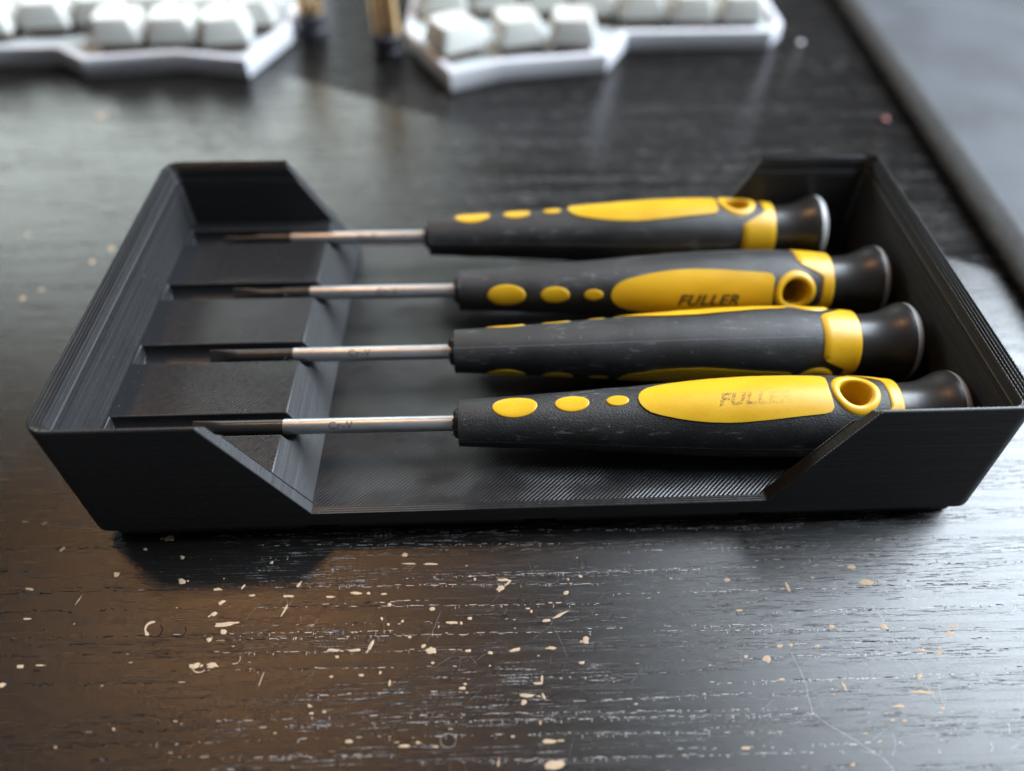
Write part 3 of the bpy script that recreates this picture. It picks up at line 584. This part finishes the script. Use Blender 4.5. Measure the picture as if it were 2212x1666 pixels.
def screwdriver(first):
    root = empty('screwdriver')
    # --- rubber body
    NS, NTH = 150, 96
    S_ = [82.0 * i / NS for i in range(NS + 1)]
    v = []; f = []
    def jitter(s, th): return 0.03 * math.sin(3 * th + s * .2)
    for s in S_:
        for j in range(NTH):
            th = 2 * PI * j / NTH; r = rb(s) + jitter(s, th)
            # soft shoulders beside the hanging hole
            g = math.exp(-((s - HS) / 6.0) ** 2); r -= 0.0 * g
            v.append((s, r * math.sin(th), r * math.cos(th)))
    for i in range(NS):
        for j in range(NTH):
            k = (j + 1) % NTH; q = (i * NTH + j, i * NTH + k, (i + 1) * NTH + k, (i + 1) * NTH + j)
            cx = sum(v[a][0] for a in q) / 4; cy = sum(v[a][1] for a in q) / 4
            if ((cx - HS) / 3.4) ** 2 + (cy / 3.3) ** 2 < 1: continue
            f.append(q)
    # nose: small rolled lip and a face with a bore for the shaft
    n0 = len(v); RN = [(-.02, 4.50), (-.14, 4.42), (-.16, 4.25), (-.05, 4.05), (.0, 3.2), (0.1, 1.55)]
    for s, r in RN:
        for j in range(NTH):
            th = 2 * PI * j / NTH; rj = r + (0.05 * math.sin(9 * th) * math.sin(4 * th + 1) if r > 4 else 0)
            v.append((s, rj * math.sin(th), rj * math.cos(th)))
    for j in range(NTH):
        k = (j + 1) % NTH; f.append((j, k, n0 + k, n0 + j))
        for a in range(len(RN) - 1): f.append((n0 + a * NTH + j, n0 + a * NTH + k, n0 + (a + 1) * NTH + k, n0 + (a + 1) * NTH + j))
    body = mesh_obj('rubber_grip', v, f, M_RUB, root, angle=50)
    # --- collar of moulding flash round the shaft
    b = MB(); R2 = random.Random(3)
    rings = []
    jj = [R2.uniform(.0, 1.0) for _ in range(20)]
    for s, r in ((0.1, 2.9), (-.35, 2.7), (-.75, 2.1), (-.8, 1.45)):
        rings.append([(s - (jj[j] * .75 if s < 0 else 0), (r + jj[(j + 3) % 20] * .25) * math.sin(2 * PI * j / 20), (r + jj[(j + 3) % 20] * .25) * math.cos(2 * PI * j / 20)) for j in range(20)])
    b.loft(rings, cap0=False, cap1=False); b.obj('moulding_flash', M_RUB, root)
    # --- inlays on both faces
    for (cx, a, h) in ((10.4, 4.2, 2.35), (21.0, 3.2, 1.8), (29.4, 2.1, 1.2)):
        o = inlay(ellipse(cx, a, h)[::1], 'oval_inlay', M_YEL, root); flip(o, root)
    g = inlay(grip_out[::-1], 'grip_inlay', M_YEL, root, 0.22)
    g2 = flip(g, root)
    # --- hanging hole ring (both mouths) with its tube
    prof = [(1.06, -.35), (1.05, -.05), (1.02, .2), (0.95, .36), (0.86, .42), (0.76, .34), (0.69, .1), (0.655, -.2), (0.64, -1.0), (0.63, -3.0)]
    rings = []
    for k, h in prof:
        ring = []
        for j in range(48):
            t = 2 * PI * j / 48; s = HS + HRX * k * math.cos(t); y = HRY * k * math.sin(t)
            ring.append((s, y, sflat(s, y) + h))
        rings.append(ring)
    rings.append([(HS + HRX * .62 * math.cos(2 * PI * j / 48), HRY * .62 * math.sin(2 * PI * j / 48), 0) for j in range(48)])
    b = MB(); b.loft(rings, cap0=False, cap1=False)
    o = b.obj('hanging_hole_ring', M_YEL, root, angle=60); flip(o, root)
    # --- yellow band
    rings = []
    NB = 120
    def brow(fn_s, dr): return [(fn_s(2 * PI * j / NB), (rb(min(fn_s(2 * PI * j / NB), 82)) + dr) * math.sin(2 * PI * j / NB), (rb(min(fn_s(2 * PI * j / NB), 82)) + dr) * math.cos(2 * PI * j / NB)) for j in range(NB)]
    rings.append(brow(lambda t: band_left(t), -0.2)); rings.append(brow(lambda t: band_left(t), 0.05)); rings.append(brow(lambda t: band_left(t) + .12, 0.17))
    for q in (.2, .4, .6, .8): rings.append(brow(lambda t, q=q: band_left(t) + .3 + (82.0 - band_left(t) - .3) * q, 0.2))
    rings.append(brow(lambda t: 82.0, 0.2)); rings.append(brow(lambda t: 82.25, 0.1)); rings.append(brow(lambda t: 82.4, -0.15)); rings.append(brow(lambda t: 82.45, -.9))
    b = MB(); b.loft(rings, cap0=False, cap1=False); b.obj('end_band', M_YEL, root, angle=50)
    # --- flared turning cap
    CP = [(82.2, 5.2), (82.3, 6.05), (83.5, 6.0), (85, 6.0), (86.5, 6.1), (88, 6.4), (89.3, 6.85), (90.5, 7.4), (91.6, 7.95), (92.4, 8.2), (93.0, 8.25)]
    b = MB(); b.loft([[(s, r * math.sin(2 * PI * j / 72), r * math.cos(2 * PI * j / 72)) for j in range(72)] for s, r in CP], cap0=False, cap1=False)
    b.obj('turning_cap', M_CAP, root, angle=50)
    CR = [(92.98, 8.27), (93.5, 8.22), (94.1, 7.95), (94.6, 7.45), (94.85, 6.9), (94.9, 6.2), (95.3, 4.0), (95.4, 1.5)]
    b = MB(); b.loft([[(s, r * math.sin(2 * PI * j / 72), r * math.cos(2 * PI * j / 72)) for j in range(72)] for s, r in CR], cap0=False, cap1=True)
    b.obj('cap_rim', M_RIM, root, angle=50)
    # --- shaft
    CH = 33.0
    b = MB(); b.loft([[(x, r * math.sin(2 * PI * j / 40), r * math.cos(2 * PI * j / 40)) for j in range(40)] for x, r in ((0.5, 1.5), (-CH + .15, 1.5), (-CH, 1.45))], cap0=True, cap1=True)
    sh = b.obj('steel_shaft', M_CHR, root, angle=50)
    return root, g, g2, sh

def ring_at(x, ry, rz, n=40, p=2.0):
    return [(x, ry * math.copysign(abs(math.sin(2 * PI * j / n)) ** (2 / p), math.sin(2 * PI * j / n)), rz * math.copysign(abs(math.cos(2 * PI * j / n)) ** (2 / p), math.cos(2 * PI * j / n))) for j in range(n)]
def tip(kind, parent, ang):
    b = MB()
    if kind == 'flat':
        R = [ring_at(-32.9, 1.42, 1.42), ring_at(-44.0, 1.42, 1.42)]
        for x, t, w, p in ((-45, 1.22, 1.42, 2.1), (-46, .92, 1.42, 2.4), (-47, .62, 1.42, 3), (-48, .4, 1.42, 4), (-49, .28, 1.42, 6), (-50, .22, 1.42, 8)): R.append(ring_at(x, w, t, 40, p))
    elif kind == 'stepped':
        R = [ring_at(-32.9, 1.42, 1.42), ring_at(-39.0, 1.42, 1.42), ring_at(-39.3, 1.2, 1.2), ring_at(-44, 1.18, 1.18)]
        for x, t, w, p in ((-45, .95, 1.3, 2.1), (-46, .75, 1.38, 2.4), (-47, .55, 1.42, 3), (-48, .4, 1.42, 4), (-50, .22, 1.42, 8)): R.append(ring_at(x, w, t, 40, p))
    else:
        R = [ring_at(-32.9, 1.42, 1.42), ring_at(-40.0, 1.42, 1.42), ring_at(-42.5, 1.0, 1.0), ring_at(-45.0, .8, .8)]
        for x, t, w, p in ((-46, .6, .85, 2.4), (-47.5, .4, .9, 4), (-49, .2, .9, 8)): R.append(ring_at(x, w, t, 40, p))
    b.loft(R); return b.obj('black_tip', M_OXIDE, parent, angle=30, rot=(ang, 0, 0))

DR = [  # nose x, axis y, axis z, elevation the lettered face points to, yaw, tip, tip roll, crv s, crv angle, ink, label
    (-14.9, 14.2, 16.5, 84, -0.3, 'flat', 0.45, -22.2, 48, M_INK2, 'front screwdriver, nearest the low front wall, yellow face up with its lettering almost rubbed off'),
    (-16.3, 34.0, 16.5, -35, 0.0, 'flat', -1.35, -19.5, 46, None, 'screwdriver second from the front, black rubber side up with yellow only along its edges'),
    (-15.9, 54.0, 16.5, 24, 0.0, 'stepped', -0.35, -16.0, 42, M_INK, 'screwdriver third from the front, yellow face towards the viewer with dark lettering still readable'),
    (-23.6, 74.8, 16.5, 100, 0.0, 'slim', 0.9, -15.0, 44, None, 'rearmost screwdriver by the back wall, set further left than the others'),
]
roots = []
proto = screwdriver(True)
for i, (nx, ny, nz, el, yaw, kind, troll, cs, cang, ink, label) in enumerate(DR):
    if i == 0:
        root, g, g2, sh = proto
        kids = list(root.children)
    else:
        root = roots[0].copy(); COL.objects.link(root)
        for ch in kids:
            c = ch.copy(); COL.objects.link(c); c.parent = root
            if ch is g: gg = c
            if ch is sh: sc_ = c
    roots.append(root)
    G = g if i == 0 else gg; SH = sh if i == 0 else sc_
    roll = math.radians(90 - el)
    root.location = Vector((nx, ny, nz)) * MM
    root.rotation_euler = (roll, 0, math.radians(yaw))
    tag(root, label, 'screwdriver', 'yellow and black screwdrivers lying in the tray')
    tip(kind, root, troll)
    if i == 0: pass
DR_done = True
# lettering goes on after copying so that each driver keeps its own print
for i, (nx, ny, nz, el, yaw, kind, troll, cs, cang, ink, label) in enumerate(DR):
    root = roots[i]
    G = [c for c in root.children if c.name.startswith('grip_inlay') and abs(c.rotation_euler[0]) < .1][0]
    SH = [c for c in root.children if c.name.startswith('steel_shaft')][0]
    if ink:
        k = 13.4 / TW
        vv = [on_surf(54.2 + x * k, -1.35 + y, 0.245) for x, y, z in TXT[0]]
        o = mesh_obj('lettering', vv, TXT[1], ink, G, smooth=False)
        if i == 0: o['label'] = 'lettering almost rubbed off'
    # stamp on the shaft: angle measured from the root's +z, undo the roll so that it faces the viewer
    a0 = math.radians(90 - cang) - math.radians(90 - el)   # world elevation cang -> local angle
    vv = []
    for x, y, z in TXT2[0]:
        th = -a0 + y / 1.5
        vv.append((cs + x, 1.53 * math.sin(th), 1.53 * math.cos(th)))
    mesh_obj('stamped_mark', vv, TXT2[1], M_STAMP, SH, smooth=False)

# ------------------------------------------------------------------ desk mat on the right
yaw = math.radians(-3.4)
mat_ = empty('desk_mat', (131.5, 150, 0), (0, 0, yaw))
tag(mat_, 'dark grey fabric desk mat with a thick stitched edge, right of the tray', 'desk mat')
b = MB()
b.loft([[(2.5, y, 0.05), (420, y, 0.05), (420, y, 3.4), (3.5, y, 3.4)] for y in (-420, 300)])
b.obj('mat_sheet', M_MAT, mat_)
b = MB(); rings = []
NY = 340
for i in range(NY + 1):
    y = -110 + 300 * i / NY; wv = 0.10 * math.sin(y * .35) + .08 * math.sin(y * 1.3)
    rings.append([(4.6 + wv + 4.6 * math.cos(a), y, max(0.06, 2.3 + 2.2 * math.sin(a))) for a in [2 * PI * k / 14 for k in range(14)]])
b.loft(rings); b.obj('edge_binding', M_STITCH, mat_)
b = MB()
for i in range(230):
    y = -100 + 1.25 * i; lean = .5
    pts = []
    for k in range(9):
        a = PI * (1.05 - 1.1 * k / 8)
        pts.append((4.6 + 4.75 * math.cos(a), y + lean * (k / 8 - .5), max(.15, 2.35 + 2.35 * math.sin(a))))
    for p, q in zip(pts, pts[1:]):
        p = Vector(p); q = Vector(q); n = Vector((0, 1, 0)) * .42; up = (q - p).cross(Vector((0, 1, 0))).normalized() * .18
        b.add([p - n, p + up, p + n, q - n, q + up, q + n], [(0, 1, 4, 3), (1, 2, 5, 4)])
tag(b.obj('stitching', M_STITCH, mat_), kind='stuff')

# ------------------------------------------------------------------ split keyboard
def offset_poly(P, d):
    n = len(P); out = []
    for i in range(n):
        p, a, c = Vector(P[i]), Vector(P[i - 1]), Vector(P[(i + 1) % n])
        e1 = (p - a).normalized(); e2 = (c - p).normalized()
        n1 = Vector((-e1.y, e1.x)); n2 = Vector((-e2.y, e2.x)); m = (n1 + n2); m /= max(m.dot(n1), .3)
        out.append((p + m * d))
    return out
def keyboard(name, label, P, plate_in=5.0):
    root = empty(name, (sum(p[0] for p in P) / len(P), sum(p[1] for p in P) / len(P), 0))
    tag(root, label, 'keyboard', 'halves of the split white keyboard')
    ox, oy = root.location[0] / MM, root.location[1] / MM
    Q = [(p[0] - ox, p[1] - oy) for p in P]
    area_ = sum(Q[i - 1][0] * Q[i][1] - Q[i][0] * Q[i - 1][1] for i in range(len(Q)))
    if area_ < 0: Q = Q[::-1]
    b = MB()
    lv = [(0.4, 0.3), (0, 0.8), (0, 6.3), (.25, 7.0), (.8, 7.3), (2.6, 7.3), (3.0, 6.9), (3.2, 4.2), (6, 4.2)]
    rings = [[(p.x, p.y, z) for p in offset_poly(Q, d)] for d, z in lv]
    b.loft(rings); b.obj('case', M_CASE, root, angle=40)
    b = MB(); b.loft([[(p.x, p.y, z) for p in offset_poly(Q, 3.4)] for z in (4.25, 5.0)]); b.obj('switch_plate', M_PLATE, root)
    return root, ox, oy
def key_meshes():
    b = MB(); rings = []
    for (w, d, z, sh, r) in ((17.6, 17.2, 0, 0, 1.6), (17.4, 17.0, 1.2, 0, 1.6), (15.6, 15.6, 4.5, .2, 1.9), (14.4, 14.4, 7.2, .4, 2.2), (13.7, 13.8, 7.8, .4, 2.4)):
        rings.append(rrect(0, sh, w, d, r, z, 5))
    def dish(p, k): return (p[0] * k, (p[1] - .4) * k + .4, 8.2 - 0.9 * (1 - k * k) * (1))
    top = rings[-1]
    for k in (.92, .7, .45, .2): rings.append([(p[0] * k, (p[1] - .4) * k + .4, 7.85 - 1.0 * (1 - ((p[0] * k) / 6.5) ** 2) * min(1, (1 - k) * 6) * .9) for p in top])
    b.loft(rings); cap = b
    s = MB(); s.loft([rrect(0, 0, 14, 14, .8, z, 2) for z in (-4.6, -1.6)]); s.loft([rrect(0, 0, 11, 10, .8, z, 2) for z in (-1.6, 0.4)])
    return cap, s
cap_b, sw_b = key_meshes()
proto_key = None
def add_key(root, ox, oy, x, y, rz, z=8.8):
    global proto_key
    if proto_key is None:
        k = cap_b.obj('keycap', M_KEY, root, angle=40); s = sw_b.obj('switch', M_SWITCH, k)
        proto_key = (k, s)
    else:
        k = proto_key[0].copy(); COL.objects.link(k); k.parent = root
        s = proto_key[1].copy(); COL.objects.link(s); s.parent = k
    k.location = Vector((x - ox, y - oy, z)) * MM; k.rotation_euler = (0, 0, math.radians(rz))
PL = [(-300, 212), (-189, 209), (-166, 209.5), (-153.5, 199), (-122, 203.8), (-96, 197.8), (-85.5, 229), (-86, 330), (-300, 345)]
kl = keyboard('keyboard_half', 'left half of the white split keyboard, blurred behind the tray', PL)
def edge_key(K, a, b2, rz, dy=8.6):   # from the two ends of its lower front edge
    mx, my = (a[0] + b2[0]) / 2, (a[1] + b2[1]) / 2; t = math.radians(rz)
    add_key(*K, mx - math.sin(t) * dy, my + math.cos(t) * dy, rz)
edge_key(kl, (-152.2, 207.5), (-134.6, 208.0), 2)
edge_key(kl, (-132.0, 207.6), (-115.0, 208), 2)
edge_key(kl, (-112.0, 205.8), (-96.0, 208.0), 9)
for i, (x, y) in enumerate([(-174.5, 231.0), (-155.5, 234.0), (-136.2, 236.5), (-117, 234.0), (-98.5, 231.5), (-194, 226), (-213, 222)]):
    add_key(*kl, x, y, 3)
    for r in (1, 2, 3): add_key(*kl, x - 1.0 * r, y + 19.05 * r, 3)
PR = [(-41.5, 223), (-23, 184.8), (-5, 193.4), (33.2, 199.2), (42.5, 218.2), (98.5, 218.8), (104.5, 227), (104.5, 330), (-41, 335)]
kr = keyboard('keyboard_half', 'right half of the white split keyboard, blurred behind the tray', PR)
edge_key(kr, (-26.0, 195.0), (-9.5, 203.5), 29)
edge_key(kr, (-5.6, 200.9), (11.6, 205.6), 15)
edge_key(kr, (12.4, 203.8), (29.5, 202.9), -3)
for (x, y) in [(-27, 243), (-7.5, 245), (12.5, 243), (31, 239), (49.5, 235), (68.5, 232.6), (87.6, 231.8)]:
    add_key(*kr, x, y, 0 if x > 20 else 5)
    for r in (1, 2, 3): add_key(*kr, x + .5 * r, y + 19.05 * r, -1)

# ------------------------------------------------------------------ brass posts beside the keyboard halves
def post(x, y, label):
    root = empty('brass_post', (x, y, 0)); tag(root, label, 'post', 'brass posts on black feet between the keyboard halves')
    b = MB()
    prof = [(5.3, .05), (5.6, .5), (5.6, 3.2), (5.0, 3.9), (5.0, 4.4), (5.5, 4.9), (5.5, 8.0), (5.1, 8.6), (2.2, 8.6), (1.6, 10.6)]
    b.loft([[(r * math.cos(2 * PI * j / 32), r * math.sin(2 * PI * j / 32), z) for j in range(32)] for r, z in prof]); b.obj('black_foot', M_FOOT, root, angle=30)
    for sx in (-1, 1):
        b = MB(); b.loft([[(sx * 2.55 + 2.3 * math.cos(2 * PI * j / 24), 2.3 * math.sin(2 * PI * j / 24), z) for j in range(24)] for z in (8.5, 40)])
        b.obj('brass_rod', M_BRASS, root)
    return root
post(-78.6, 236, 'brass post on a black foot beside the left keyboard half')
post(-47.6, 216, 'brass post on a black foot beside the right keyboard half')

# ------------------------------------------------------------------ crumbs
def crumb(x, y, r, col, name, label, seed):
    R2 = random.Random(seed)
    m = simple(name + '_material', col, 0.5, 0.5, 0, 3, 0.1, 0.2)
    bm = bmesh.new(); bmesh.ops.create_icosphere(bm, subdivisions=2, radius=r * MM)
    for v in bm.verts: v.co *= R2.uniform(.7, 1.15); v.co.z *= .6
    me = bpy.data.meshes.new(name); bm.to_mesh(me); bm.free(); me.materials.append(m)
    o = bpy.data.objects.new(name, me); COL.objects.link(o); o.location = Vector((x, y, r * .45)) * MM
    tag(o, label, 'crumb')
crumb(112.3, 224.1, 1.1, (.75, .75, .78), 'white_crumb', 'tiny white crumb on the desk right of the right keyboard half', 1)
crumb(124.0, 161.2, 1.3, (.30, .09, .08), 'red_crumb', 'small red crumb lying against the stitched edge of the desk mat', 2)
